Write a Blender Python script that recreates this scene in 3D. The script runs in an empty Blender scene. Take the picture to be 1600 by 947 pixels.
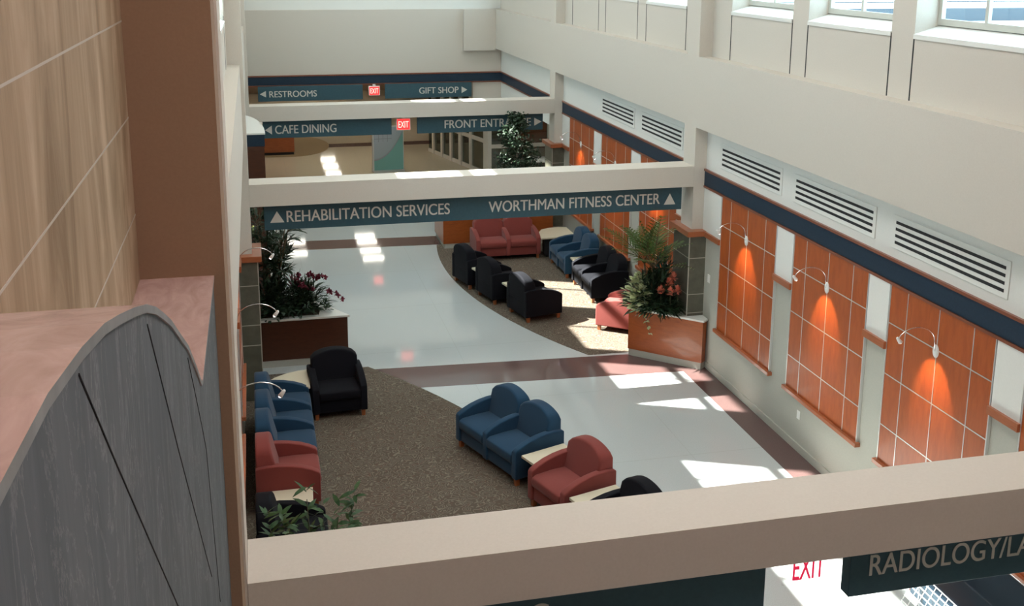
import bpy, bmesh, math, random
from mathutils import Vector, Matrix
random.seed(7)
PI = math.pi
C = bpy.context.scene.collection
S = bpy.context.scene

# ------------------------------------------------------------------ camera, world, sun, exposure
CAMZ = 6.72
def setup_camera():
    f, yaw, p, r, cx, cy = 1691.088, 0.23358, -0.21815, 0.00537, 800.0, 301.587
    c, s = math.cos(yaw), math.sin(yaw)
    F = Vector((s*math.cos(p), c*math.cos(p), math.sin(p)))
    R = Vector((c, -s, 0)); U = R.cross(F)
    R2 = R*math.cos(r) + U*math.sin(r); U2 = -R*math.sin(r) + U*math.cos(r)
    cd = bpy.data.cameras.new('camera'); co = bpy.data.objects.new('camera', cd); C.objects.link(co)
    m = Matrix((R2, U2, -F)).transposed().to_4x4(); m.translation = Vector((0, 0, CAMZ))
    co.matrix_world = m
    cd.sensor_fit = 'HORIZONTAL'; cd.sensor_width = 36.0
    cd.lens = f/1600*36.0
    cd.shift_x = 0.0
    cd.shift_y = -(473.5 - cy)/1600
    cd.clip_start = 0.05; cd.clip_end = 500
    S.camera = co
setup_camera()

w = bpy.data.worlds.new('world'); S.world = w; w.use_nodes = True
bg = w.node_tree.nodes['Background']
bg.inputs[0].default_value = (0.60, 0.84, 1.0, 1); bg.inputs[1].default_value = 3.4
sd = bpy.data.lights.new('sun', 'SUN'); sd.energy = 23.0; sd.angle = math.radians(0.6); sd.color = (1.0, 0.96, 0.9)
so = bpy.data.objects.new('sun', sd); C.objects.link(so)
so.rotation_euler = Vector((-1.0, 0.44, 1.0)).to_track_quat('Z', 'Y').to_euler()
so.location = (-20, 30, 30)
S.view_settings.view_transform = 'Standard'
try: S.view_settings.look = 'None'
except Exception: pass
S.view_settings.gamma = 1.0
S.view_settings.use_curve_mapping = False
S.view_settings.exposure = 1.03

# ------------------------------------------------------------------ materials
def new_mat(name, col, rough=0.6, metal=0.0, spec=0.5, coat=0.0):
    m = bpy.data.materials.new(name); m.use_nodes = True
    b = m.node_tree.nodes['Principled BSDF']
    b.inputs['Base Color'].default_value = (*col, 1); b.inputs['Roughness'].default_value = rough
    b.inputs['Metallic'].default_value = metal; b.inputs['Specular IOR Level'].default_value = spec
    b.inputs['Coat Weight'].default_value = coat
    return m
class NT:
    def __init__(s, m): s.t = m.node_tree; s.b = s.t.nodes['Principled BSDF']
    def n(s, typ, **kw):
        q = s.t.nodes.new(typ)
        for k, v in kw.items():
            if k[0] == '_': setattr(q, k[1:], v)
            else:
                q.inputs[k.replace('__', ' ')].default_value = v
        return q
    def l(s, a, b): s.t.links.new(a, b)
    def coord(s, scale=(1, 1, 1), kind='Object'):
        tc = s.n('ShaderNodeTexCoord'); mp = s.n('ShaderNodeMapping'); mp.inputs['Scale'].default_value = scale
        s.l(tc.outputs[kind], mp.inputs['Vector']); return mp.outputs['Vector']
    def noise(s, vec, scale, detail=4.0, rough=0.6, dist=0.0):
        q = s.n('ShaderNodeTexNoise', Scale=scale, Detail=detail, Roughness=rough, Distortion=dist); s.l(vec, q.inputs['Vector']); return q.outputs['Fac']
    def ramp(s, fac, stops):
        q = s.n('ShaderNodeValToRGB'); e = q.color_ramp.elements
        while len(e) < len(stops): e.new(0.5)
        for i, (p, c) in enumerate(stops): e[i].position = p; e[i].color = (*c, 1)
        s.l(fac, q.inputs['Fac']); return q.outputs['Color']
    def mix(s, fac, a, b, mode='MIX'):
        q = s.n('ShaderNodeMix'); q.data_type = 'RGBA'; q.blend_type = mode
        for v, i in ((fac, 0), (a, 6), (b, 7)):
            if hasattr(v, 'links'): s.l(v, q.inputs[i])
            else: q.inputs[i].default_value = v if not isinstance(v, tuple) else (*v, 1)
        return q.outputs[2]
    def math(s, op, a, b=0.0):
        q = s.n('ShaderNodeMath', _operation=op)
        for v, i in ((a, 0), (b, 1)):
            if hasattr(v, 'links'): s.l(v, q.inputs[i])
            else: q.inputs[i].default_value = v
        return q.outputs[0]
    def base(s, c): s.l(c, s.b.inputs['Base Color'])
    def bump(s, h, strength=0.2, dist=0.01):
        q = s.n('ShaderNodeBump', Strength=strength, Distance=dist); s.l(h, q.inputs['Height']); s.l(q.outputs['Normal'], s.b.inputs['Normal'])

def mottled(name, a, b, scale, rough=0.7, bump=0.0, spec=0.3, sc3=(1, 1, 1)):
    m = new_mat(name, a, rough, spec=spec); t = NT(m); v = t.coord(sc3)
    f = t.noise(v, scale)
    t.base(t.ramp(f, [(0.3, a), (0.7, b)]))
    if bump: t.bump(f, bump)
    return m
M = {}
M['cream'] = mottled('cream_paint', (.585, .54, .475), (.615, .57, .505), 60, .75, .05)
M['white_paint'] = mottled('pale_paint', (.74, .74, .70), (.77, .77, .73), 60, .7, .05)
M['sage'] = mottled('sage_paint', (.42, .42, .365), (.46, .455, .40), 80, .75, .05)
M['brown_paint'] = mottled('tan_brown_paint', (.27, .18, .115), (.29, .195, .125), 90, .75, .05)
M['ceiling'] = new_mat('ceiling_paint', (.75, .74, .70), .9)
M['navy'] = mottled('navy_band', (.010, .026, .048), (.015, .034, .060), 40, .5)
M['sign'] = mottled('sign_face', (.035, .085, .11), (.042, .098, .125), 30, .45)
M['letter'] = new_mat('letter_grey', (.62, .60, .55), .5)
M['parapet'] = new_mat('parapet_blue', (.014, .036, .06), .6)
M['dark'] = new_mat('dark_recess', (.012, .013, .015), .7)
M['alu'] = new_mat('aluminium', (.75, .75, .74), .35, .7)
M['chrome'] = new_mat('chrome', (.8, .8, .82), .15, 1.0)
M['whitemetal'] = new_mat('white_enamel', (.8, .8, .78), .4)
M['stone_white'] = mottled('white_solid_surface', (.78, .78, .74), (.70, .70, .66), 140, .3)
M['frame'] = new_mat('window_frame', (.50, .50, .45), .5)
M['plastic'] = new_mat('white_plastic', (.82, .82, .78), .4)
M['soil'] = mottled('soil', (.03, .02, .012), (.06, .04, .025), 60, .95, .6)

def wood(name, a, b, c, scale=(3, 3, .35), rough=.28, coat=.3, freq=14):
    m = new_mat(name, a, rough, coat=coat); t = NT(m); v = t.coord(scale)
    f = t.noise(v, freq, 6, .65, .6)
    g = t.noise(v, freq*5, 3, .5)
    col = t.ramp(f, [(.25, a), (.5, b), (.78, c)])
    t.base(t.mix(t.math('MULTIPLY', g, .35), col, a))
    return m
M['veneer'] = wood('cherry_veneer', (.30, .062, .012), (.40, .088, .016), (.47, .115, .024), (1.2, 1.2, .25), .38, .08)
M['bandedge'] = wood('dark_cherry_edge', (.17, .05, .025), (.22, .065, .032), (.27, .085, .04), (.3, .3, 3), .4)
M['trimwood'] = wood('cherry_trim', (.29, .085, .032), (.38, .115, .045), (.44, .145, .058), (.3, .3, 3), .35)
M['planterwood'] = wood('planter_veneer', (.24, .056, .012), (.34, .084, .018), (.40, .105, .024), (.4, .4, 1.6), .35)
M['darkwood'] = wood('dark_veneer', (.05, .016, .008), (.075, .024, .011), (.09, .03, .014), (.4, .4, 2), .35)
M['foot'] = wood('foot_wood', (.30, .09, .03), (.38, .12, .04), (.42, .14, .05), (4, 4, 1))

def fabric(name, a, b):
    m = new_mat(name, a, .85, spec=.2); t = NT(m); v = t.coord()
    f = t.noise(v, 220, 3, .6); t.base(t.ramp(f, [(.3, a), (.7, b)])); t.bump(f, .15, .002)
    t.b.inputs['Sheen Weight'].default_value = .15
    return m
M['blue'] = fabric('blue_upholstery', (.010, .044, .088), (.015, .056, .112))
M['red'] = fabric('brick_red_upholstery', (.205, .045, .038), (.255, .057, .048))
M['black'] = fabric('black_upholstery', (.0025, .003, .006), (.0045, .005, .009))
M['black'].node_tree.nodes['Principled BSDF'].inputs['Sheen Weight'].default_value = .02
M['vinyl'] = new_mat('navy_vinyl', (.012, .028, .045), .35)
M['beige_lam'] = mottled('beige_laminate', (.66, .60, .45), (.70, .64, .49), 200, .35)
M['tabledark'] = new_mat('table_base_black', (.012, .012, .014), .6)

def stone_tile():
    m = new_mat('slate_tile', (.1, .1, .08), .45); t = NT(m); v = t.coord()
    f = t.noise(v, 7, 6, .6); t.base(t.ramp(f, [(.3, (.085, .085, .062)), (.7, (.13, .125, .095))]))
    return m
M['slate'] = stone_tile()
M['grout'] = new_mat('pale_grout', (.45, .43, .37), .8)

def marble_tan():
    m = new_mat('tan_travertine', (.42, .32, .23), .65, spec=.12); t = NT(m)
    v = t.coord((1, .8, .2)); f = t.noise(v, 4.0, 9, .66, 1.2)
    col = t.ramp(f, [(.33, (.22, .165, .10)), (.5, (.35, .275, .18)), (.67, (.48, .39, .275))])
    t.base(col); return m
M['travertine'] = marble_tan()
def marble_pink():
    m = new_mat('pink_marble', (.6, .45, .4), .22); t = NT(m)
    v = t.coord((5, 2, 2)); f = t.noise(v, 2.5, 9, .65, 1.0)
    t.base(t.ramp(f, [(.3, (.42, .30, .27)), (.55, (.54, .41, .375)), (.8, (.64, .51, .475))])); return m
M['pink'] = marble_pink()
def slate_grey():
    m = new_mat('grey_slate_panel', (.15, .17, .18), .6, spec=.25); t = NT(m)
    v = t.coord((1, 2.5, .35)); f = t.noise(v, 4.5, 8, .6, .7)
    v2 = t.coord((1, 1.6, .8)); g = t.noise(v2, 2.3, 9, .7, 2.0)
    vein = t.ramp(g, [(.485, (0, 0, 0)), (.5, (.35, .35, .35)), (.515, (0, 0, 0))])
    col = t.ramp(f, [(.25, (.058, .075, .088)), (.5, (.088, .108, .124)), (.75, (.13, .152, .168))])
    t.base(t.mix(vein, col, (.33, .35, .35))); return m
M['greyslate'] = slate_grey()

M['slateedge'] = mottled('slate_edge', (.16, .18, .18), (.24, .26, .26), 12, .5)
def floor_mat():
    m = new_mat('terrazzo', (.6, .62, .58), .06, spec=.5); t = NT(m)
    tc = t.n('ShaderNodeTexCoord'); sp = t.n('ShaderNodeSeparateXYZ'); t.l(tc.outputs['Object'], sp.inputs[0])
    X, Y = sp.outputs[0], sp.outputs[1]
    v = tc.outputs['Object']
    f = t.noise(v, 90, 5, .7); f2 = t.noise(v, .6, 3)
    white = t.ramp(f, [(.3, (.45, .49, .49)), (.6, (.56, .60, .60))])
    white = t.mix(t.math('MULTIPLY', f2, .2), white, (.48, .53, .54))
    tan = t.ramp(f, [(.3, (.50, .43, .31)), (.6, (.60, .52, .39))])  # warm lamp light and ceiling reflection painted into the lobby floor colour
    brown = t.ramp(f, [(.3, (.095, .055, .052)), (.6, (.14, .085, .08))])
    def gt(a, b): return t.math('GREATER_THAN', a, b)
    def rng(a, lo, hi): return t.math('MULTIPLY', gt(a, lo), t.math('LESS_THAN', a, hi))
    # slanted cross stripe, far stripe, border along the wall, lobby stripe
    Yt = t.math('ADD', Y, t.math('MULTIPLY', X, .06))
    st = rng(Yt, 16.08, 16.98)
    st = t.math('MAXIMUM', st, rng(Yt, 24.62, 25.42))
    st = t.math('MAXIMUM', st, t.math('MULTIPLY', gt(X, 6.65), rng(Y, -2.0, 16.98)))
    st = t.math('MAXIMUM', st, rng(Y, 38.05, 38.75))
    st = t.math('MAXIMUM', st, rng(Yt, 5.6, 6.5))
    jx = t.math('LESS_THAN', t.math('ABSOLUTE', t.math('SUBTRACT', t.math('MODULO', t.math('ADD', X, 10.0), 2.4), 1.2)), .004)
    jy = t.math('LESS_THAN', t.math('ABSOLUTE', t.math('SUBTRACT', t.math('MODULO', t.math('ADD', Y, 10.0), 2.4), 1.2)), .006)
    jt = t.math('MULTIPLY', t.math('MAXIMUM', jx, jy), .35)
    a = t.mix(gt(Y, 31.0), white, tan)
    a = t.mix(jt, a, (.36, .36, .34))
    t.base(t.mix(st, a, brown))
    return m
M['floor'] = floor_mat()
def carpet_mat(name, a, b, c, d):
    m = new_mat(name, a, .95, spec=.1); t = NT(m); v = t.coord()
    vo = t.n('ShaderNodeTexVoronoi', Scale=12.0); vo.feature = 'SMOOTH_F1'
    ns = t.n('ShaderNodeTexNoise', Scale=5.0, Detail=2.0); t.l(v, ns.inputs['Vector'])
    mx = t.n('ShaderNodeMix'); mx.data_type = 'RGBA'; mx.inputs[0].default_value = .16
    t.l(v, mx.inputs[6]); t.l(ns.outputs['Color'], mx.inputs[7]); t.l(mx.outputs[2], vo.inputs['Vector'])
    ring = t.math('SINE', t.math('MULTIPLY', vo.outputs['Distance'], 42.0))
    fine = t.noise(v, 160, 3, .6); big = t.noise(v, 16, 3, .6)
    col = t.ramp(ring, [(.1, a), (.62, b), (.9, c)])
    col = t.mix(t.ramp(big, [(.55, (0, 0, 0)), (.7, (.45, .45, .45))]), col, d)
    t.base(t.mix(t.math('MULTIPLY', fine, .3), col, (.03, .026, .02)))
    t.bump(fine, .5, .004)
    return m
M['carpet'] = carpet_mat('patterned_carpet', (.125, .10, .078), (.165, .135, .105), (.235, .205, .16), (.19, .09, .07))
M['lobbycarpet'] = mottled('tan_carpet', (.22, .155, .08), (.27, .19, .10), 80, .95)

def glass_mat(name, tint=(1, 1, 1), gloss=.06):
    m = bpy.data.materials.new(name); m.use_nodes = True; nt = m.node_tree; nt.nodes.clear()
    o = nt.nodes.new('ShaderNodeOutputMaterial'); mx = nt.nodes.new('ShaderNodeMixShader')
    tr = nt.nodes.new('ShaderNodeBsdfTransparent'); gl = nt.nodes.new('ShaderNodeBsdfGlossy')
    tr.inputs[0].default_value = (*tint, 1); gl.inputs['Roughness'].default_value = .03
    mx.inputs[0].default_value = gloss
    nt.links.new(tr.outputs[0], mx.inputs[1]); nt.links.new(gl.outputs[0], mx.inputs[2]); nt.links.new(mx.outputs[0], o.inputs[0])
    return m
M['glass'] = glass_mat('clear_pane', (.96, .98, .97))
M['storeglass'] = glass_mat('storefront_glass', (.55, .6, .58), .12)
M['acrylic'] = glass_mat('clear_acrylic', (.97, .97, .97), .05)
def emit_mat(name, col, strength):
    m = bpy.data.materials.new(name); m.use_nodes = True; b = m.node_tree.nodes['Principled BSDF']
    b.inputs['Base Color'].default_value = (*col, 1); b.inputs['Emission Color'].default_value = (*col, 1)
    b.inputs['Emission Strength'].default_value = strength; return m
M['tube'] = emit_mat('lit_diffuser', (1, .93, .80), 7.0)
M['bulb'] = emit_mat('halogen_bulb', (1, .92, .95), 6.0)
M['fillcool'] = emit_mat('fill_glow', (1, .97, .92), 3.0)  # glow of the added fill panels, cool and warm
M['fillwarm'] = emit_mat('fill_glow_warm', (1, .75, .73), 9.0)
M['exitred'] = emit_mat('lit_exit_red', (.9, .03, .03), .8)
M['exitletter'] = emit_mat('lit_exit_letter', (1, .35, .3), 1.2)
M['redacrylic'] = emit_mat('lit_red_letter', (.85, .02, .08), .35)

def leaf_mat(name, a, b, rough=.55):
    m = new_mat(name, a, rough, spec=.35); t = NT(m); v = t.coord(); f = t.noise(v, 9, 3)
    t.base(t.ramp(f, [(.35, a), (.65, b)])); return m
M['leaf_dark'] = leaf_mat('dark_leaf', (.010, .028, .014), (.022, .05, .02))
M['leaf_mid'] = leaf_mat('mid_leaf', (.02, .065, .022), (.045, .10, .028))
M['leaf_palm'] = leaf_mat('palm_leaf', (.05, .115, .022), (.11, .17, .04))
M['leaf_teal'] = leaf_mat('bluish_leaf', (.015, .055, .045), (.03, .09, .07))
M['leaf_pale'] = leaf_mat('variegated_leaf', (.50, .56, .26), (.70, .72, .48))
M['leaf_red'] = leaf_mat('red_leaf', (.07, .012, .018), (.12, .02, .03))
M['orchid'] = leaf_mat('orchid_petal', (.13, .012, .03), (.22, .03, .06))
M['bract'] = leaf_mat('coral_bract', (.78, .20, .13), (.84, .34, .24))
M['stem'] = new_mat('green_stem', (.05, .06, .025), .6)
M['cane'] = new_mat('cane', (.09, .065, .03), .6)
M['bark'] = mottled('grey_bark', (.30, .26, .20), (.42, .38, .31), 30, .85, .3)

# ------------------------------------------------------------------ geometry helpers
def box(bm, x0, x1, y0, y1, z0, z1, mi=0):
    vs = [bm.verts.new(p) for p in ((x0, y0, z0), (x1, y0, z0), (x1, y1, z0), (x0, y1, z0), (x0, y0, z1), (x1, y0, z1), (x1, y1, z1), (x0, y1, z1))]
    fs = []
    for q in ((3, 2, 1, 0), (4, 5, 6, 7), (0, 1, 5, 4), (1, 2, 6, 5), (2, 3, 7, 6), (3, 0, 4, 7)):
        f = bm.faces.new([vs[i] for i in q]); f.material_index = mi; fs.append(f)
    return fs
def prism(bm, pts, fn, a, b, mi=0):
    """closed outline pts (2-D), swept from a to b; fn(u, v, t) gives the 3-D point"""
    A = [bm.verts.new(fn(u, v, a)) for u, v in pts]; B = [bm.verts.new(fn(u, v, b)) for u, v in pts]
    n = len(pts)
    f1 = bm.faces.new(A); f2 = bm.faces.new(list(reversed(B)))
    fs = [f1, f2]
    for i in range(n):
        fs.append(bm.faces.new((A[i], B[i], B[(i+1) % n], A[(i+1) % n])))
    for f in fs: f.material_index = mi
    return fs
XY = lambda u, v, t: (u, v, t)
YZ = lambda u, v, t: (t, u, v)
XZ = lambda u, v, t: (u, t, v)
def tube(bm, pts, rad, seg=8, mi=0, cap=True):
    pts = [Vector(p) for p in pts]; rings = []
    n = len(pts)
    for i, p in enumerate(pts):
        d = (pts[min(i+1, n-1)] - pts[max(i-1, 0)]).normalized()
        a = d.orthogonal().normalized() if i == 0 else (prev - d*prev.dot(d)).normalized()
        prev = a; b = d.cross(a)
        r = rad[i] if isinstance(rad, (list, tuple)) else rad
        rings.append([bm.verts.new(p + (a*math.cos(2*PI*k/seg) + b*math.sin(2*PI*k/seg))*r) for k in range(seg)])
    for i in range(n-1):
        for k in range(seg):
            f = bm.faces.new((rings[i][k], rings[i][(k+1) % seg], rings[i+1][(k+1) % seg], rings[i+1][k])); f.material_index = mi; f.smooth = True
    if cap:
        bm.faces.new(list(reversed(rings[0]))).material_index = mi; bm.faces.new(rings[-1]).material_index = mi
def lathe(bm, prof, c=(0, 0, 0), seg=24, mi=0):
    rings = [[bm.verts.new((c[0]+r*math.cos(2*PI*k/seg), c[1]+r*math.sin(2*PI*k/seg), c[2]+z)) for k in range(seg)] for r, z in prof]
    for i in range(len(prof)-1):
        for k in range(seg):
            f = bm.faces.new((rings[i][k], rings[i][(k+1) % seg], rings[i+1][(k+1) % seg], rings[i+1][k])); f.smooth = True; f.material_index = mi
    bm.faces.new(list(reversed(rings[0]))).material_index = mi; bm.faces.new(rings[-1]).material_index = mi
def bevel(bm, w, seg=2, ang=.6):
    bmesh.ops.recalc_face_normals(bm, faces=bm.faces[:])
    es = [e for e in bm.edges if e.is_manifold and e.calc_face_angle(0) > ang]
    bmesh.ops.bevel(bm, geom=es, offset=w, segments=seg, profile=.6, affect='EDGES', clamp_overlap=True)
def obj(name, bm, mats, parent=None, smooth=False, recalc=True):
    if recalc: bmesh.ops.recalc_face_normals(bm, faces=bm.faces[:])
    me = bpy.data.meshes.new(name); bm.to_mesh(me); bm.free()
    for m in (mats if isinstance(mats, (list, tuple)) else [mats]): me.materials.append(m)
    if smooth:
        for p in me.polygons: p.use_smooth = True
    o = bpy.data.objects.new(name, me); C.objects.link(o)
    if parent is not None: o.parent = parent
    return o
def autosmooth(o, ang=40):
    me = o.data
    for p in me.polygons: p.use_smooth = True
    me.set_sharp_from_angle(angle=math.radians(ang))
    return o
def tag(o, label=None, cat=None, group=None, kind=None):
    if label: o['label'] = label
    if cat: o['category'] = cat
    if group: o['group'] = group
    if kind: o['kind'] = kind
    return o
def thing(name, label, cat, loc=(0, 0, 0), rz=0, group=None):
    o = bpy.data.objects.new(name, None); C.objects.link(o); o.empty_display_size = .1
    o.location = loc; o.rotation_euler = (0, 0, rz)
    return tag(o, label, cat, group)
def struct(name, bm, mats, label=None, cat=None, parent=None):
    o = obj(name, bm, mats, parent)
    if parent is None: tag(o, label, cat, kind='structure')
    return o
def sbox(name, x0, x1, y0, y1, z0, z1, m, label=None, cat=None):
    bm = bmesh.new(); box(bm, x0, x1, y0, y1, z0, z1); return struct(name, bm, m, label, cat)
def dup(root, label, loc, rz=None, group=None):
    r = root.copy(); C.objects.link(r); r.location = loc
    if rz is not None: r.rotation_euler = (0, 0, rz)
    r['label'] = label
    if group: r['group'] = group
    for ch in list(root.children):
        c = ch.copy(); C.objects.link(c); c.parent = r
        for g in list(ch.children):
            d = g.copy(); C.objects.link(d); d.parent = c
    return r

# ------------------------------------------------------------------ structure
XR, XC = 7.083, 6.862            # right wall plane, column / spandrel face
XL, XLC, XLS = -.39, -.165, -.215
YB = 31.2
Y1, Y2, Y3, BW = 5.478, 16.08, 24.52, .47
ZT, ZB = 3.358, 3.021
ZROOF = 9.8
YN = -1.5

bm = bmesh.new(); box(bm, -7, 14, YN, 54, -.2, 0)
struct('floor', bm, M['floor'], 'polished white terrazzo floor with brown stripes', 'floor')
sbox('ceiling', -.9, 7.6, YN, 31.9, ZROOF, ZROOF+.25, M['ceiling'], 'white ceiling high over the atrium', 'ceiling')

# right wall
bm = bmesh.new()
box(bm, XR, XR+.32, YN, Y3+BW, 0, 4.05); box(bm, XR, XR+.32, Y3+BW, YB+.3, 2.55, 4.05)
struct('wall_right', bm, M['sage'], 'grey green lower wall behind the wood panels', 'wall')
bm = bmesh.new()
box(bm, XR-.012, XR, YN, YB, 3.29, 4.0)
box(bm, XR-.012, XR, Y3+BW, YB, 2.55, 3.05)
struct('wall_right_frieze', bm, M['white_paint'], 'pale strip of wall with air vents above the navy band', 'wall')
sbox('wall_right_spandrel', XC, XR+.38, YN, YB+.3, 3.997, 5.132, M['cream'], 'thick cream ledge running along the right wall', 'wall')
sbox('wall_left', XL-.32, XL, 4.3, YB+.3, 0, 4.05, M['sage'], 'lower wall on the left side', 'wall')
sbox('wall_left_spandrel', XL-.38, XLS, 3.97, YB+.3, 3.997, 5.132, M['cream'], 'thick cream ledge running along the left wall', 'wall')

WC = [(9.70, 0), (12.08, 0), (14.44, 0), (18.15, 0), (20.55, 0), (22.95, 0), (27.42, 1), (29.75, 1)]
WHW = .965
WINB, WINS, WINT = 5.97, 5.87, 7.69
def win_z(side, hi):
    if hi and side < 0: return 7.35, 7.25, 9.3
    if side < 0: return WINB-.06, WINS-.07, WINT
    return WINB, WINS, WINT
def upper_wall(side):
    """side +1 right, -1 left: wall with deep window openings"""
    xi = XR if side > 0 else XL
    def X(d): return xi + side*d
    bm = bmesh.new()
    def bx(d0, d1, *a): box(bm, min(X(d0), X(d1)), max(X(d0), X(d1)), *a)
    y = YN if side > 0 else 4.3
    for yc, hi in WC:
        zb, zs, zt = win_z(side, hi)
        a, b = yc-WHW, yc+WHW
        bx(0, .36, y, a, 5.1, ZROOF)
        bx(0, .36, a, b, 5.1, zs); bx(0, .36, a, b, zt, ZROOF)
        y = b
    bx(0, .36, y, YB+.3, 5.1, ZROOF)
    nm = 'right' if side > 0 else 'left'
    struct('wall_%s_upper' % nm, bm, M['cream'], 'cream upper wall with windows on the %s' % nm, 'wall')
    bm = bmesh.new()                                       # dark reveals of the wall boards
    for yc, hi in WC:
        if hi: continue
        for yy in (yc-WHW, yc+WHW):
            bx(-.003, .004, yy-.011, yy+.011, 5.135, WINS-.01)
    struct('trim_%d' % (1 if side > 0 else 2), bm, M['dark'], 'dark vertical joints in the %s upper wall' % nm, 'trim')
    for i, (yc, hi) in enumerate(WC):
        zb, zs, zt = win_z(side, hi)
        a, b = yc-WHW, yc+WHW
        root = bpy.data.objects.new('window_%d' % (i+1 + (0 if side > 0 else 20)), None); C.objects.link(root)
        root.location = (X(.3), yc, zb)
        tag(root, 'tall window in the %s upper wall' % nm, 'window', kind='structure')
        inv = Matrix.Translation(-Vector(root.location))
        def part(name, bmx, m):
            bmx.transform(inv); o = obj(name, bmx, m, root); return o
        bm = bmesh.new()                                   # sloping white sill
        prof = [(-.015, zs-.05), (-.015, zs), (.33, zb), (.33, zs-.05)]
        prism(bm, prof, lambda u, v, t: (X(u), t, v), a+.001, b-.001)
        part('sill', bm, M['white_paint'])
        bm = bmesh.new()
        def fb(d0, d1, *q): box(bm, min(X(d0), X(d1)), max(X(d0), X(d1)), *q)
        d0, d1 = .275, .325
        fb(d0, d1, a, b, zb, zb+.07); fb(d0, d1, a, b, zt-.05, zt)
        fb(d0, d1, a, a+.06, zb+.07, zt-.05); fb(d0, d1, b-.06, b, zb+.07, zt-.05)
        ym = yc + (.36 if side < 0 else .15)
        fb(d0+.004, d1-.004, ym-.025, ym+.025, zb+.07, zt-.05)
        zm = zb + 1.19
        fb(d0+.002, d1-.002, a+.06, b-.06, zm, zm+(.17 if side < 0 else .07))
        part('window_frame', bm, M['frame'])
        bm = bmesh.new(); fb(.302, .306, a+.02, b-.02, zb+.02, zt-.02)
        part('pane', bm, M['glass'])
upper_wall(1); upper_wall(-1)

# columns and cross beams
for nm, y in (('column', Y1), ('column', Y2), ('column', Y3)):
    w1 = ['beside the radiology sign', 'behind the corner planter', 'by the ficus tree'][(Y1, Y2, Y3).index(y)]
    sbox('column', XC+.002, XR+.02, y, y+BW, 0, ZROOF, M['cream'], 'cream column on the right wall ' + w1, 'column')
    sbox('column', XL-.02, XLC-.002, y, y+BW, 0, ZROOF, M['cream'], 'cream column on the left wall in line with the one ' + w1, 'column')
bl = ['wide cream cross beam in the foreground, over the radiology sign', 'cream cross beam over the rehabilitation services sign', 'cream cross beam over the cafe dining sign']
for lb, y in zip(bl, (Y1, Y2, Y3)):
    sbox('beam', XLC, XC, y, y+BW, ZB+(.012 if y == Y1 else 0), ZT, M['cream'], lb, 'beam')

# navy cornice band with wood edges (right wall, back wall)
def cornice(name, pts_fn, label):
    bm = bmesh.new()
    pts_fn(bm, 3.045, 3.275, .035, 0); pts_fn(bm, 3.282, 3.316, .05, 1); pts_fn(bm, 3.005, 3.038, .045, 1)
    struct(name, bm, [M['navy'], M['bandedge']], label, 'trim')
def right_run(a, b):
    def fn(bm, z0, z1, d, mi): box(bm, XR-d, XR, a, b, z0, z1, mi)
    return fn
cornice('trim_3', right_run(Y1+BW, Y2), 'navy band with wood edges above the near wood panels')
cornice('trim_4', right_run(Y2+BW, Y3), 'navy band with wood edges above the far wood panels')
cornice('trim_5', right_run(Y3+BW, YB-.04), 'navy band turning towards the back wall')
cornice('trim_6', lambda bm, z0, z1, d, mi: box(bm, XL, XR, YB-d, YB, z0, z1, mi), 'navy band with wood edges across the back wall')

# back wall with lobby opening beneath
sbox('wall_back', -.5, XR+.3, YB, YB+.3, 3.0, 5.132, M['cream'], 'cream back wall above the restrooms sign', 'wall')
sbox('wall_back_upper', -.5, XR+.3, YB+.15, YB+.4, 5.132, ZROOF, M['white_paint'], 'pale top of the back wall', 'wall')
sbox('wall_back_pilaster', 5.92, XC, YB-.22, YB, 3.95, 5.132, M['cream'], 'boxed out pilaster at the right end of the back wall', 'wall')
sbox('wall_back_return', 6.22, XR+.3, YB+.02, YB+.16, 2.2, 3.0, M['cream'], 'cream return of the back wall right of the gift shop sign', 'wall')
sbox('wall_near', -.9, XR+.3, YN-.3, YN, 0, ZROOF, M['cream'], 'wall at the near end of the atrium', 'wall')

# lobby beyond
sbox('ceiling_lobby', -7, 14, YB+.3, 54, 3.0, 3.2, M['ceiling'], 'low white lobby ceiling', 'ceiling')
sbox('wall_lobby_back', -7, 14, 54, 54.3, 0, 3.2, M['brown_paint'], 'tan end wall of the lobby', 'wall')
sbox('wall_lobby_left', -7.3, -7, YB, 54, 0, 3.2, M['brown_paint'], 'tan left wall of the lobby', 'wall')
sbox('wall_lobby_right', 14, 14.3, Y3, 54, 0, 3.2, M['brown_paint'], 'tan right wall of the lobby', 'wall')
sbox('ceiling_entrance', XR+.32, 14, Y3, YB+.3, 3.0, 3.2, M['ceiling'], 'low ceiling beside the storefront', 'ceiling')
sbox('wall_entrance', XR+.32, 14, Y3-.3, Y3, 0, 3.2, M['sage'], 'wall beside the entrance', 'wall')
sbox('wall_lobby_front', -7, XL-.3, YB, YB+.3, 0, 3.2, M['brown_paint'], 'tan wall left of the lobby opening', 'wall')

# baseboards
sbox('baseboard_right', XR-.018, XR, YN, Y3, 0, .11, M['sage'], 'grey green baseboard on the right', 'baseboard')
sbox('baseboard_left', XL, XL+.018, 4.34, Y3, 0, .11, M['sage'], 'grey green baseboard on the left', 'baseboard')

# outside: neighbouring flat roof, parapet
bm = bmesh.new(); box(bm, XR+.5, 70, 2, 30, 4.0, 4.45)
struct('roof', bm, M['white_paint'], 'sunlit white flat roof outside the right windows', 'roof')
bm = bmesh.new(); box(bm, XR+.5, 70, 30, 30.4, 4.0, 4.72, 1); box(bm, XR+.5, 70, 29.96, 30.4, 4.72, 5.12, 0); box(bm, XR+.5, 70, 30.0, 30.4, 5.12, 5.3, 1); box(bm, XR+.5, 70, 30.0, 30.4, 5.3, 5.34, 0); box(bm, XR+.5, 70, 30.0, 30.4, 5.34, 5.6, 1)
struct('parapet', bm, [M['parapet'], M['white_paint']], 'navy banded parapet across the roof outside', 'parapet')

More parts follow.
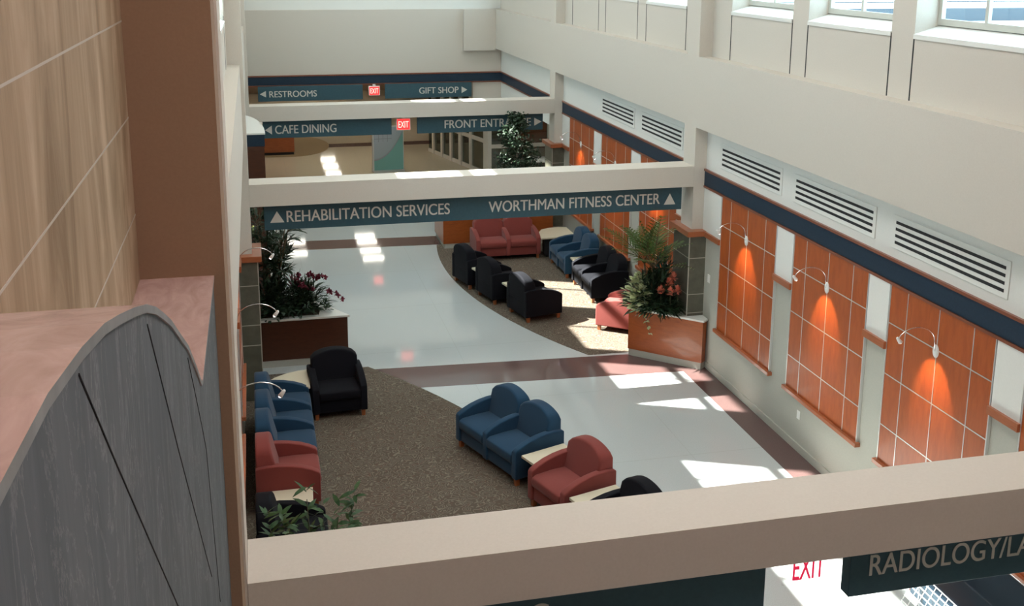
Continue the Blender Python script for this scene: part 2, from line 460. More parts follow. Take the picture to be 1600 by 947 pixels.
# curved wood bay on the left wall
cb = thing('curved_bay', 'curved wood bay with navy band and white top on the left wall', 'bay', (XL, 22.5, 0)); tag(cb, kind='structure')
arc = [(0.0, 0.0)] + [(.50*math.cos(a), 2.5*math.sin(a)) for a in [i*PI/2/12 for i in range(13)]]
def bay(name, z0, z1, d, m):
    b2 = bmesh.new(); prism(b2, [(u*(1+d), v*(1+d*.3)-1.35) for u, v in arc], XY, z0, z1); return obj(name, b2, m, cb)
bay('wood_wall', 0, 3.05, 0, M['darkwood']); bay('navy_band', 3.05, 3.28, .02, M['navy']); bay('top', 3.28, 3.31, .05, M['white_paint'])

# ------------------------------------------------------------------ near left: stone wall, pillar, grey wainscot with wave top
PX, PY = -.142, 3.97
XT = -.44
XG = -.184
bm = bmesh.new(); box(bm, XT-.35, XT, YN, PY+.02, 0, ZROOF)
struct('wall_left_stone', bm, M['travertine'], 'tan travertine wall with pale joints', 'wall')
bm = bmesh.new()
for z in (5.80, 6.15, 6.485, 6.83, 7.2): box(bm, XT-.01, XT+.0012, YN, PY, z-.003, z+.003)
struct('trim_7', bm, M['grout'], 'pale joints of the travertine wall', 'trim')
bm = bmesh.new(); box(bm, XT-.35, PX, PY, PY+.36, 0, ZROOF)
struct('pillar', bm, M['brown_paint'], 'tan brown pillar beside the travertine wall', 'pillar')
wave = [(PY, 5.557), (2.95, 5.557), (2.9, 5.572), (2.75, 5.67), (2.5, 5.822), (2.28, 5.93), (2.1, 6.02), (1.95, 6.085), (1.83, 6.135), (1.69, 6.185), (1.53, 6.232), (1.37, 6.275), (1.25, 6.305), (1.09, 6.335), (.91, 6.36), (.7, 6.37), (.4, 6.372), (YN, 6.372)]
wn = thing('wainscot', 'grey slate wainscot with a wave shaped pink marble cap', 'wainscot', (XT, 1.5, 0)); tag(wn, kind='structure')
iv = Matrix.Translation(-Vector((XT, 1.5, 0)))
bm = bmesh.new(); prism(bm, [(y, z-.014) for y, z in wave] + [(YN, 0), (PY, 0)], YZ, XT, XG); bm.transform(iv)
obj('slate_face', bm, M['greyslate'], wn)
bm = bmesh.new(); prism(bm, wave + [(y, z-.014) for y, z in reversed(wave)], YZ, XT, XG+.004)
bm.transform(iv); o = obj('cap', bm, [M['pink'], M['slateedge']], wn); tag(o, 'pink marble cap')
for p in o.data.polygons:
    if p.normal.x > .9: p.material_index = 1
bm = bmesh.new()
for pts in ([(1.08, 6.31), (1.28, 6.115), (1.84, 5.58), (2.6, 4.85)], [(1.71, 6.145), (2.12, 5.73), (2.88, 4.99)], [(2.5, 5.79), (2.84, 5.47), (2.97, 5.34), (3.21, 4.7)], [(.2, 6.0), (.75, 5.6), (1.5, 5.0)]):
    tube(bm, [(XG+.0002, y, z) for y, z in pts], .0016, 5)
bm.transform(iv)
obj('joints', bm, M['dark'], wn)

# ------------------------------------------------------------------ wood wall panels
def wood_panel(side, yc, label):
    xi = XR if side > 0 else XL
    s = -side                                   # direction into the room
    root = thing('wood_panel', label, 'wall panel', (xi, yc, .76), 0, 'wood panels along the walls')
    hw = .925
    def P(name, m, parts, bev=0):
        b = bmesh.new()
        for d0, d1, y0, y1, z0, z1 in parts:
            box(b, min(s*d0, s*d1), max(s*d0, s*d1), y0, y1, z0-.76, z1-.76)
        if bev: bevel(b, bev, 2)
        return obj(name, b, m, root)
    P('veneer', M['veneer'], [(0, .03, -hw, hw, .82, 3.0)])
    P('sill', M['trimwood'], [(0, .075, -hw-.05, hw+.05, .765, .82)], .006)
    for y in (-.585, 0, .585):
        P('metal_strip', M['alu'], [(.025, .034, y-.006, y+.006, .825, 2.998)])
    for z in (1.28, 1.92, 2.545):
        P('metal_strip', M['alu'], [(.025, .035, -hw+.005, hw-.005, z-.006, z+.006)])
    P('edge_strip', M['alu'], [(0, .036, hw-.004, hw+.012, .82, 3.0)])
    P('edge_strip', M['alu'], [(0, .036, -hw-.012, -hw+.004, .82, 3.0)])
    return root
def picture_lamp(side, yc, label):
    xi = (XR-.03) if side > 0 else (XL+.03)
    s = -side
    root = thing('picture_lamp', label, 'wall lamp', (xi, yc, 2.53), 0, 'arched picture lamps over the wood panels')
    b = bmesh.new(); lathe(b, [(.0, 0), (.055, 0), (.06, .006), (.06, .014), (.05, .022), (0.001, .022)], seg=20)
    b.transform(Matrix.Diagonal((1, .8, 1.25, 1)) @ Matrix.Rotation(s*PI/2, 4, 'Y')); obj('wall_plate', b, M['whitemetal'], root)
    path = [(s*.02, 0, 0), (s*.035, 0, .12)] + [(s*(.035+.23*(1-math.cos(a))*1.0), 0, .12+.17*math.sin(a)) for a in [PI*k/14 for k in range(1, 13)]]
    path = [(x*1.0, y, z) for x, y, z in path]
    xe = path[-1][0]; ze = path[-1][2]
    b = bmesh.new(); tube(b, path, .006, 6); obj('arm', b, M['chrome'], root)
    hd = bmesh.new(); lathe(hd, [(.010, .04), (.016, .03), (.02, 0.0), (.024, -.035), (.021, -.037), (.008, -.02)], seg=14)
    aim = Vector((-s*.60, 0, -.80))
    hd.transform(Matrix.Translation((xe, 0, ze-.03)) @ aim.to_track_quat('-Z', 'Y').to_matrix().to_4x4())
    h = obj('lamp_head', hd, M['whitemetal'], root)
    bb = bmesh.new(); bmesh.ops.create_uvsphere(bb, u_segments=10, v_segments=6, radius=.019)
    bb.transform(Matrix.Translation(Vector((xe, 0, ze-.03)) + aim*.03)); obj('bulb', bb, M['bulb'], h)
    ld = bpy.data.lights.new('lamp_light', 'SPOT'); ld.energy = 24; ld.color = (1, .66, .40); ld.spot_size = math.radians(58); ld.spot_blend = .5; ld.shadow_soft_size = .02
    lo = bpy.data.objects.new('lamp_light', ld); C.objects.link(lo); lo.parent = root
    lo.location = Vector((xe, 0, ze-.03)) + aim*.085
    lo.rotation_euler = aim.to_track_quat('-Z', 'Y').to_euler()
    return root
rp = [(14.43, 'wood panel with silver grid nearest the corner planter'), (12.05, 'middle wood panel with silver grid on the near right wall'), (9.72, 'wood panel with silver grid at the right edge of the picture'), (7.4, 'wood panel hidden behind the foreground beam'),
      (22.95, 'wood panel behind the far blue two seat sofa'), (20.55, 'wood panel behind the black two seat sofa'), (18.15, 'wood panel behind the palm in the corner planter')]
for (y, l), ll_ in zip(rp, ['arched picture lamp on the wood panel nearest the corner planter', 'arched picture lamp on the middle near wood panel', 'arched picture lamp on the wood panel at the right picture edge', 'arched picture lamp hidden behind the foreground beam', 'arched picture lamp above the far blue two seat sofa', 'arched picture lamp above the black two seat sofa', 'arched picture lamp behind the palm in the corner planter']):
    wood_panel(1, y, l); picture_lamp(1, y, ll_)
for (y, l), ll_ in zip(((9.7, 'wood panel on the left wall nearest the foreground beam'), (12.05, 'wood panel on the left wall behind the brick red armchair'), (14.5, 'wood panel on the left wall behind the blue three seat row')), ('arched picture lamp on the left wall nearest the foreground beam', 'arched picture lamp on the left wall, middle of three', 'arched picture lamp on the left wall before the slate pier')):
    wood_panel(-1, y, l); picture_lamp(-1, y, ll_)
picture_lamp(-1, 17.6, 'arched picture lamp over the left planter with bamboo palm')

# piers between the panels: pale upper board and orange wood block
def pier(n, y0, y1, side=1):
    xi = XR if side > 0 else XL; s = -side
    bm = bmesh.new()
    box(bm, min(xi, xi+s*.035), max(xi, xi+s*.035), y0, y1, 2.30, 3.003, 0)
    box(bm, min(xi, xi+s*.07), max(xi, xi+s*.07), y0-.02, y1+.02, 2.215, 2.30, 1)
    struct('trim_%d' % n, bm, [M['white_paint'], M['trimwood']], 'pale pier board with orange wood block between wood panels', 'trim')
k = 10
for a, b in ((15.38, Y2-.02), (13.0, 13.48), (10.67, 11.1), (8.35, 8.77), (23.9, Y3-.02), (21.5, 22.0), (19.1, 19.6), (Y2+BW+.02, 17.2)):
    pier(k, a, b); k += 1
for a, b in ((13.0, 13.5), (10.67, 11.1), (15.45, Y2-.02)): pier(k, a, b, -1); k += 1

# stone base with wood cap on the columns
def stone_base(x0, x1, y0, y1, label):
    root = thing('stone_pier', label, 'stone pier', ((x0+x1)/2, (y0+y1)/2, 0)); tag(root, kind='structure')
    iv = Matrix.Translation(-Vector(root.location))
    bm = bmesh.new(); box(bm, x0, x1, y0, y1, 0, 2.215); bm.transform(iv); obj('tile_body', bm, M['slate'], root)
    bm = bmesh.new()
    for z in (.28, .9, 1.22, 1.84): box(bm, x0-.001, x1+.001, y0-.0015, y1+.001, z-.006, z+.006)
    for x in (x0, x1): box(bm, x-.007, x+.007, y0-.003, y0+.012, 0, 2.215)
    bm.transform(iv); obj('grout', bm, M['grout'], root)
    bm = bmesh.new(); box(bm, x0-.06, x1+.06, y0-.06, y1+.06, 2.215, 2.305); bevel(bm, .008, 2); bm.transform(iv); obj('wood_cap', bm, M['trimwood'], root)
stone_base(6.79, XR, 15.97, 16.66, 'slate tiled pier with orange wood cap behind the corner planter')
stone_base(6.79, XR, 24.41, 25.1, 'slate tiled pier with orange wood cap right of the ficus tree')
stone_base(XL, -.09, 15.97, 16.66, 'slate tiled pier with orange wood cap beside the left planter')

# ------------------------------------------------------------------ air vents
def air_vent(y0, y1, label):
    yc, hw = (y0+y1)/2, (y1-y0)/2
    root = thing('air_vent', label, 'air vent', (XR-.012, yc, 3.45), 0, 'slotted air vents on the right wall')
    bm = bmesh.new(); box(bm, -.012, 0, -hw-.06, hw+.06, -.02, .37); bevel(bm, .004, 1); obj('frame', bm, M['white_paint'], root)
    for i in range(4):
        bm = bmesh.new(); z = .055 + i*.078; box(bm, -.0145, -.005, -hw, hw, z-.017, z+.017); obj('slot', bm, M['dark'], root)
air_vent(13.52, 15.45, 'slotted air vent nearest the corner column')
air_vent(11.15, 13.05, 'middle slotted air vent above the near wood panels')
air_vent(8.78, 10.67, 'largest slotted air vent at the right edge of the picture')
air_vent(6.4, 8.3, 'slotted air vent nearest the viewer')
air_vent(19.6, 21.5, 'slotted air vent farther down the hall, left one of two')
air_vent(17.15, 19.1, 'slotted air vent farther down the hall, right one of two')

# ------------------------------------------------------------------ signs
_tc = {}
def text_bm(s, width=None, height=.17, depth=.006):
    cu = bpy.data.curves.new('t', 'FONT'); cu.body = s; cu.size = 1; cu.extrude = .5; cu.offset = 0
    ob = bpy.data.objects.new('t', cu); C.objects.link(ob)
    dg = bpy.context.evaluated_depsgraph_get(); dg.update()
    me = bpy.data.meshes.new_from_object(ob.evaluated_get(dg))
    bpy.data.objects.remove(ob); bpy.data.curves.remove(cu)
    b = bmesh.new()
    for dx in (-.013, .013):                      # two strokes side by side: a bolder face
        k0 = len(b.verts); b.from_mesh(me); b.verts.ensure_lookup_table()
        for v in b.verts[k0:]: v.co.x += dx; v.co.z += .3 if dx > 0 else 0
    bpy.data.meshes.remove(me)
    xs = [v.co.x for v in b.verts]; ys = [v.co.y for v in b.verts]; zs = [v.co.z for v in b.verts]
    hy = .7273   # cap height of the default face
    import math as _m
    ch = max(ys)
    sx = (width/(max(xs)-min(xs))) if width else height/ch
    x0 = min(xs)
    for v in b.verts:
        v.co = Vector(((v.co.x-x0)*sx, v.co.z*depth, v.co.y*height/ch))
    return b
def split_words(b, n):
    if n == 0: return [b]
    xs = sorted({round(v.co.x, 5) for v in b.verts}); isl = []; seen = set()
    for v in b.verts:
        if v in seen: continue
        st = [v]; seen.add(v); g = []
        while st:
            q = st.pop(); g.append(q)
            for e in q.link_edges:
                o = e.other_vert(q)
                if o not in seen: seen.add(o); st.append(o)
        isl.append((min(q.co.x for q in g), max(q.co.x for q in g)))
    isl.sort(); end = isl[0][1]; gaps = []
    for a, c in isl[1:]:
        gaps.append((a-end, (a+end)/2)); end = max(end, c)
    cuts = sorted(m for _, m in sorted(gaps, reverse=True)[:n]); out = []
    for k in range(n+1):
        lo = cuts[k-1] if k else -1e9; hi = cuts[k] if k < n else 1e9
        c = b.copy(); bmesh.ops.delete(c, geom=[v for v in c.verts if not lo <= v.co.x < hi], context='VERTS'); out.append(c)
    b.free(); return out
def sign_board(x0, x1, yf, z0, z1, label, words, arrows, depth=.1):
    root = thing('hanging_sign', label, 'sign', ((x0+x1)/2, yf+depth/2, z0))
    iv = Matrix.Translation(-Vector(root.location))
    bm = bmesh.new(); box(bm, x0, x1, yf, yf+depth, z0, z1); bevel(bm, .004, 1); bm.transform(iv); obj('board', bm, M['sign'], root)
    for s, a, b, zb, h in words:
        t = text_bm(s, b-a, h); t.transform(iv @ Matrix.Translation((a, yf-.001, zb)))
        for w_ in split_words(t, s.count(' ')): tag(obj('lettering', w_, M['letter'], root), 'pale letters')
    for d, xa, xb, za, zb in arrows:
        xm, zm = (xa+xb)/2, (za+zb)/2
        pts = {'up': [(xa, za), (xb, za), (xm, zb)], 'left': [(xb, za), (xb, zb), (xa, zm)], 'right': [(xa, zb), (xa, za), (xb, zm)]}[d]
        bm = bmesh.new(); prism(bm, pts, XZ, yf-.005, yf+.002); bm.transform(iv); obj('arrow', bm, M['letter'], root)
    return root
sy = Y1+.18
sign_board(3.62, 6.75, sy, 2.615, ZB, 'dark sign reading RADIOLOGY/LAB under the foreground beam', [('RADIOLOGY/LAB', 3.76, 5.08, 2.755, .15)], [])
sign_board(.08, 3.02, sy, 2.615, ZB, 'dark sign at the bottom of the picture under the foreground beam', [('C', 1.46, 1.59, 2.70, .175)], [])
sign_board(.035, 6.74, Y2+.18, 2.61, ZB, 'long teal sign reading REHABILITATION SERVICES and WORTHMAN FITNESS CENTER',
           [('REHABILITATION SERVICES', .365, 2.87, 2.725, .175), ('WORTHMAN FITNESS CENTER', 3.49, 6.36, 2.72, .175)], [('up', .12, .33, 2.725, 2.90), ('up', 6.43, 6.63, 2.70, 2.885)])
sy = Y3+.18
sign_board(.11, 3.01, sy, 2.61, ZB, 'teal sign reading CAFE DINING with left arrow', [('CAFE DINING', .38, 1.75, 2.71, .19)], [('left', .16, .31, 2.70, 2.90)])
sign_board(3.61, 6.62, sy, 2.61, ZB, 'teal sign reading FRONT ENTRANCE with right arrow, partly behind the ficus', [('FRONT ENTRANCE', 4.25, 6.33, 2.715, .19)], [('right', 6.41, 6.59, 2.71, 2.90)])
sy = YB-.12
sign_board(.05, 2.98, sy, 2.6, ZB, 'teal sign reading RESTROOMS with left arrow on the back wall', [('RESTROOMS', .36, 1.68, 2.715, .175)], [('left', .10, .27, 2.72, 2.9)])
sign_board(3.62, 6.16, sy, 2.6, ZB, 'teal sign reading GIFT SHOP with right arrow on the back wall', [('GIFT SHOP', 4.61, 5.77, 2.72, .18)], [('right', 5.86, 6.03, 2.71, 2.9)])
def exit_box(x0, x1, yf, z0, z1, label):
    root = thing('exit_sign', label, 'exit sign', ((x0+x1)/2, yf+.05, z0))
    iv = Matrix.Translation(-Vector(root.location))
    bm = bmesh.new(); box(bm, x0-.02, x1+.02, yf+.012, yf+.09, z0-.02, z1+.02); box(bm, (x0+x1)/2-.04, (x0+x1)/2+.04, yf+.03, yf+.08, z1, ZB); bevel(bm, .006, 1); bm.transform(iv); obj('housing', bm, M['plastic'], root)
    bm = bmesh.new(); box(bm, x0, x1, yf, yf+.014, z0, z1); bm.transform(iv); obj('red_face', bm, M['exitred'], root)
    t = text_bm('EXIT', (x1-x0)*.82, (z1-z0)*.62); t.transform(iv @ Matrix.Translation((x0+(x1-x0)*.09, yf-.002, z0+(z1-z0)*.19))); obj('lettering', t, M['exitletter'], root)
exit_box(3.14, 3.43, Y3+.16, 2.72, 2.96, 'red lit exit sign between the cafe and front entrance signs')
exit_box(3.17, 3.45, YB-.14, 2.72, 2.95, 'red lit exit sign between the restrooms and gift shop signs')
root = thing('exit_sign', 'clear exit sign with red letters under the foreground beam', 'exit sign', (3.33, Y1+.24, 2.73))
bm = bmesh.new(); box(bm, -.16, .16, -.004, .004, 0, .29); obj('clear_plate', bm, M['acrylic'], root)
t = text_bm('EXIT', .225, .17); t.transform(Matrix.Translation((-.09, -.008, .03))); obj('lettering', t, M['redacrylic'], root)

# ------------------------------------------------------------------ carpets (one raised only by its pile)
def carpet(name, pts, m, label):
    bm = bmesh.new(); prism(bm, pts, XY, -.01, .006)
    return tag(obj(name, bm, m), label, 'carpet')
cx, cy, R = -7.82, 9.9, 11.8
arcn = [(cx+R*math.cos(a), cy+R*math.sin(a)) for a in [math.asin((y-cy)/R) for y in [2.5+ (17.0-2.5)*i/40 for i in range(41)]]]
carpet('carpet', [(XL+.02, 2.5)] + arcn + [(XL+.02, 17.0)], M['carpet'], 'patterned taupe carpet with curved edge under the near seating')
fcx, fcy = 3.83+R, 22.5
arcf = [(fcx-R*math.cos(a), fcy+R*math.sin(a)) for a in [math.asin((y-fcy)/R) for y in [16.72+(24.35-16.72)*i/30 for i in range(31)]]]
carpet('carpet', [(XR-.02, 16.72)] + arcf + [(XR-.02, 24.35)], M['carpet'], 'patterned taupe carpet with curved edge under the far seating')
lob = [(-6.5, 36.9), (1.2, 36.5)] + [(1.2+1.25*math.sin(a), 38.6-2.1*math.cos(a)) for a in [PI*.5*i/10+.0 for i in range(1, 18)]] + [(-6.5, 41)]
carpet('carpet', lob, M['lobbycarpet'], 'tan carpet with curved edge by the far reception desk')

# ------------------------------------------------------------------ seating
ARM = .10; DEP = .78
def arm_mesh():
    b = bmesh.new()
    pr = [(0, .10), (0, .465), (.02, .492), (.10, .535), (.22, .578), (.36, .608), (.50, .622), (.64, .622), (.74, .612), (.775, .59), (.775, .10)]
    prism(b, pr, YZ, -ARM/2, ARM/2); bevel(b, .016, 3, .9); return b
def seat_mesh(w):
    b = bmesh.new()
    pr = [(-.005, .30), (-.015, .36), (-.005, .415), (.05, .44), (.3, .445), (.58, .43), (.58, .29), (.02, .285)]
    prism(b, pr, YZ, -w/2, w/2); bevel(b, .02, 3, .8); return b
def back_mesh(w, ptop=.865):
    b = bmesh.new(); n = 12; hw = w/2
    pts = [(-hw, .36), (-hw, .74)]
    for i in range(1, n):
        a = -1+2*i/n; pts.append((hw*a, .765 + (ptop-.765)*(1-abs(a)**2.2)))
    pts += [(hw, .74), (hw, .36)]
    def fn(u, v, t): return (u, (.47+.27*max(0, v-.40)) if t == 0 else .768, v)
    prism(b, pts, fn, 0, 1); bevel(b, .03, 3, .9); return b
def rear_mesh(w):
    b = bmesh.new(); box(b, -w/2, w/2, .70, .765, .10, .60); bevel(b, .012, 2); return b
def foot_mesh():
    b = bmesh.new(); v = [(-.03, .105), (.03, .105), (.024, 0), (-.024, 0)]
    prism(b, v, XZ, -.028, .028); return b
_mc = {}
def cached(key, fn, m):
    k = (key, m.name)
    if k not in _mc:
        o = obj('tmp', fn(), m); autosmooth(o, 50); _mc[k] = o.data; bpy.data.objects.remove(o)
    return _mc[k]
def link(name, me, parent, loc):
    o = bpy.data.objects.new(name, me); C.objects.link(o); o.parent = parent; o.location = loc; return o
def seating(name, n, colour, corner, f, label, cat, pitch=.69, arms=None, group=None):
    """corner: front-left floor corner seen by the sitter's opposite; f: facing direction"""
    f = Vector((f[0], f[1], 0)).normalized(); u = Vector((-f.y, f.x, 0))
    W = n*pitch + ARM
    c = Vector((corner[0], corner[1], 0)) + u*W/2 - f*DEP/2
    root = thing(name, label, cat, (c.x, c.y, .006), math.atan2(f.x, -f.y), group)
    m = M[colour]; oy = -DEP/2
    arms = range(n+1) if arms is None else arms
    for i in arms: link('arm', cached('arm', arm_mesh, m), root, (-W/2+ARM/2+i*pitch, oy, 0))
    sw = pitch-ARM+.004
    for i in range(n):
        x = -W/2+ARM/2+(i+.5)*pitch
        link('seat', cached('seat%.3f' % pitch, lambda: seat_mesh(sw), m), root, (x, oy, 0))
        link('backrest', cached('back%.3f' % pitch, lambda: back_mesh(pitch-.012), m), root, (x, oy, 0))
    def base():
        b = bmesh.new(); box(b, -W/2+ARM*.5, W/2-ARM*.5, .03, .72, .10, .30); bevel(b, .008, 2); return b
    link('base', cached('base%.3f%d' % (pitch, n), base, m), root, (0, oy, 0))
    link('rear_panel', cached('rear%.3f%d' % (pitch, n), lambda: rear_mesh(W-.01), m), root, (0, oy, 0))
    for x in (-W/2+.06, W/2-.06):
        for y in (.06, .70): link('foot', cached('foot', foot_mesh, M['foot']), root, (x, oy+y, 0))
    return root
def end_table(pts, z, label, name='end_table', group='beige tables between the seats'):
    """pts: plan outline of the top"""
    cxx = sum(p[0] for p in pts)/len(pts); cyy = sum(p[1] for p in pts)/len(pts)
    root = thing(name, label, 'table', (cxx, cyy, .006), 0, group)
    loc = [(p[0]-cxx, p[1]-cyy) for p in pts]
    b = bmesh.new(); prism(b, loc, XY, z-.035, z); bevel(b, .005, 2, .9); obj('table_top', b, M['beige_lam'], root)
    b = bmesh.new(); prism(b, [(x*.72, y*.72) for x, y in loc], XY, .06, z-.035); obj('base', b, M['tabledark'], root)
    b = bmesh.new(); prism(b, [(x*.62, y*.62) for x, y in loc], XY, 0, .06); obj('plinth', b, M['tabledark'], root)
    return root
def quad_table(corner, f, w, d, y0, z, label):
    f = Vector((f[0], f[1], 0)).normalized(); u = Vector((-f.y, f.x, 0)); c = Vector((corner[0], corner[1], 0))
    P = [c - f*y0, c + u*w - f*y0, c + u*w - f*(y0+d), c - f*(y0+d)]
    end_table([(p.x, p.y) for p in P], z, label)

# right-hand row on the near carpet
fA = (-.934, -.356); seating('two_seat_sofa', 2, 'blue', (2.49, 13.78), fA, 'blue two seat sofa at the edge of the near carpet', 'sofa')
fB = (-.944, -.33); seating('armchair', 1, 'red', (3.06, 11.95), fB, 'brick red armchair between two beige tables at the near carpet edge', 'armchair')
fC = (-.975, -.22); seating('armchair', 1, 'black', (3.36, 10.86), fC, 'black armchair half hidden by the foreground beam', 'armchair')
quad_table((3.055, 12.36), (-.94, -.34), .37, .66, .03, .46, 'beige table between blue sofa and brick red armchair')
quad_table((3.345, 11.18), (-.96, -.28), .33, .66, .03, .46, 'beige table between brick red and black armchairs')
# left row along the wall
seating('three_seat_sofa', 3, 'blue', (.56, 13.165), (1, 0), 'blue three seat row against the left wall', 'sofa', .652, arms=(1, 2, 3))
seating('armchair', 1, 'red', (.56, 12.41), (1, 0), 'brick red armchair at the end of the blue row by the left wall', 'armchair', .652)
seating('armchair', 1, 'black', (.56, 10.82), (1, 0), 'black armchair behind the plant in the lower left corner', 'armchair', .652)
end_table([(-.10, 11.62), (.43, 11.62), (.46, 12.405), (-.13, 12.405)], .31, 'beige table between brick red armchair and leafy plant on the left')
ct = [(-.13, 15.9), (-.13, 15.12)] + [(.62, 15.12)] + [(.62, 15.78)] + [(.62-.75*math.sin(PI/2*i/8)*1.0, 15.12+.66*math.cos(PI/2*i/8) ) for i in range(1, 6)]
ct = [(-.10, 15.14), (.58, 15.14), (.585, 15.83), (.42, 15.80), (.25, 15.73), (.08, 15.60), (-.03, 15.45), (-.09, 15.30)]
end_table(ct, .5, 'rounded beige corner table beside the black armchair by the left planter', 'corner_table')
seating('armchair', 1, 'black', (.605, 15.0), (.06, -1), 'black armchair facing the viewer in front of the left planter', 'armchair', .70)
# far group
seating('two_seat_sofa', 2, 'red', (4.60, 22.72), (0, -1), 'brick red two seat sofa in front of the far planter', 'sofa', .69)
seating('two_seat_sofa', 2, 'blue', (6.17, 22.36), (-1, 0), 'blue two seat sofa against the right wall', 'sofa', .60)
seating('two_seat_sofa', 2, 'black', (6.21, 20.72), (-1, 0), 'black two seat sofa against the right wall', 'sofa', .63)
end_table([(6.27, 20.74), (6.97, 20.74), (6.97, 21.04), (6.27, 21.04)], .48, 'beige table between blue and black sofas on the right')
end_table([(6.06, 22.60), (6.88, 22.60), (6.88, 23.45), (6.70, 23.50), (6.45, 23.47), (6.25, 23.35), (6.12, 23.1)], .5, 'rounded beige corner table beside the far brick red sofa', 'corner_table')
fR = Vector((-.8, .6, 0)); uR = Vector((-fR.y, fR.x, 0)); cR = Vector((5.83, 17.89, 0)) - uR*.79
seating('armchair', 1, 'red', (cR.x, cR.y), fR, 'sunlit brick red armchair beside the corner planter', 'armchair')
for (bx_, by_), f, l in (((4.69, 18.5), (.97, .24), 'black armchair with its back to the walkway, nearest of three'),
                         ((4.31, 19.66), (.97, .24), 'black armchair with its back to the walkway, middle of three'),
                         ((4.03, 20.74), (.97, .24), 'black armchair with its back to the walkway, farthest of three')):
    fv = Vector((*f, 0)).normalized(); cc = Vector((bx_, by_, 0)) + fv*.765
    seating('armchair', 1, 'black', (cc.x, cc.y), f, l, 'armchair', group=None)
def tt(a, l):
    fv = Vector((.97, .24, 0)).normalized(); uv = Vector((-fv.y, fv.x, 0)); p = Vector((*a, 0))
    q = [p, p+uv*.34, p+uv*.34+fv*.55, p+fv*.55]
    end_table([(v.x, v.y) for v in reversed(q)], .47, l)
tt((4.56, 19.31), 'small beige table between the nearest and middle black armchairs')
tt((4.18, 20.46), 'small beige table between the middle and farthest black armchairs')

# ------------------------------------------------------------------ planters
def planter(pts, z, label, wood_m, soil, base=.12, inset=.0):
    cxx = sum(p[0] for p in pts)/len(pts); cyy = sum(p[1] for p in pts)/len(pts)
    root = thing('planter', label, 'planter', (cxx, cyy, 0))
    L = [(x-cxx, y-cyy) for x, y in pts]
    def sc(k): return [(x*k, y*k) for x, y in L]
    b = bmesh.new(); prism(b, sc(.985), XY, base, z-.035); obj('wood_body', b, wood_m, root)
    b = bmesh.new(); prism(b, sc(.965), XY, 0, base); obj('plinth', b, M['sage'], root)
    b = bmesh.new(); prism(b, sc(1.02), XY, z-.035, z); bevel(b, .004, 1, .9); obj('counter', b, M['stone_white'], root)
    b = bmesh.new(); prism(b, [(x-cxx, y-cyy) for x, y in soil], XY, z-.02, z+.012); obj('soil', b, M['soil'], root)
    return root
planter([(5.99, 16.60), (6.96, 15.66), (7.06, 15.74), (7.06, 15.95), (6.78, 15.95), (6.78, 16.68), (6.85, 16.9), (6.3, 16.9)], .86, 'angled cherry wood planter with white top in the right corner', M['planterwood'],
        [(6.16, 16.55), (6.62, 16.10), (6.74, 16.15), (6.74, 16.8), (6.35, 16.82)])
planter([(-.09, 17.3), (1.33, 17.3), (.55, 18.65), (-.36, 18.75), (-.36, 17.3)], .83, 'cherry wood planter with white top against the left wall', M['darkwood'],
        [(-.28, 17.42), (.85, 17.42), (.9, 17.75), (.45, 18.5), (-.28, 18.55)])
planter([(4.05, 23.95), (6.72, 23.95), (6.72, 25.2), (4.05, 25.2)], 1.0, 'cherry wood planter behind the far brick red sofa', M['planterwood'],
        [(4.3, 24.1), (6.6, 24.1), (6.6, 25.0), (4.3, 25.0)])

# ------------------------------------------------------------------ plants
LIM = [-1e9, 1e9, -1e9, 1e9]          # room left for foliage, in the plant's own x and y
def leaf(bm, p, d, L, W, droop=.3, roll=0., mi=0, seg=3):
    p = Vector(p); d = Vector(d).normalized(); e = p + d*L
    if not (LIM[0] < min(p.x, e.x) and max(p.x, e.x) < LIM[1] and LIM[2] < min(p.y, e.y) and max(p.y, e.y) < LIM[3]): return
    side = d.cross(Vector((0, 0, 1)))
    if side.length < .05: side = Vector((1, 0, 0))
    side.normalize(); side = Matrix.Rotation(roll, 3, d) @ side
    prev = None; q = p.copy(); dd = d.copy()
    prof = [0.25, 1.0, .75, 0.0] if seg == 3 else [.3, .9, 1.0, .7, 0]
    for i in range(seg+1):
        wv = W*.5*prof[i]
        if wv > 0: cur = (bm.verts.new(q - side*wv), bm.verts.new(q + side*wv))
        else: cur = (bm.verts.new(q),)
        if prev:
            f = bm.faces.new((prev[0], prev[1], *reversed(cur))) if len(cur) == 2 else bm.faces.new((prev[0], prev[1], cur[0]))
            f.material_index = mi
        prev = cur
        q = q + dd*(L/seg); dd = (dd + Vector((0, 0, -droop/seg))).normalized()
def rnd(a, b): return random.uniform(a, b)
def rdir(el0, el1, az0=0, az1=2*PI):
    e, a = rnd(el0, el1), rnd(az0, az1); return Vector((math.cos(e)*math.cos(a), math.cos(e)*math.sin(a), math.sin(e)))
def frond(bm, sb, p, d, L, n, lw, ll, droop=.8):
    q = Vector(p); dd = Vector(d).normalized(); pts = [q.copy()]
    for i in range(n):
        q = q + dd*(L/n)
        if q.x > LIM[1] or q.x < LIM[0]: break
        dd = (dd + Vector((0, 0, -droop/n))).normalized(); pts.append(q.copy())
        t = (i+1)/n
        if t < .22: continue
        s = dd.cross(Vector((0, 0, 1))); s.normalize()
        k = math.sin(min(1, .25+t*.8)*PI)*.75+.35
        for sg in (-1, 1):
            leaf(bm, q, dd*.75 + s*sg*.9 + Vector((0, 0, .12)), ll*k, lw, .5, sg*.5)
    if len(pts) > 1: tube(sb, pts, [.008*(1-.8*i/n)+.001 for i in range(len(pts))], 5)
def plant(name, label, cat, loc, fol, stem=None, group=None, fname='foliage'):
    root = thing(name, label, cat, loc, 0, group)
    if stem: obj('stem', stem[0], stem[1], root, recalc=False)
    if fol: obj(fname, fol[0], fol[1], root, recalc=False)
    return root
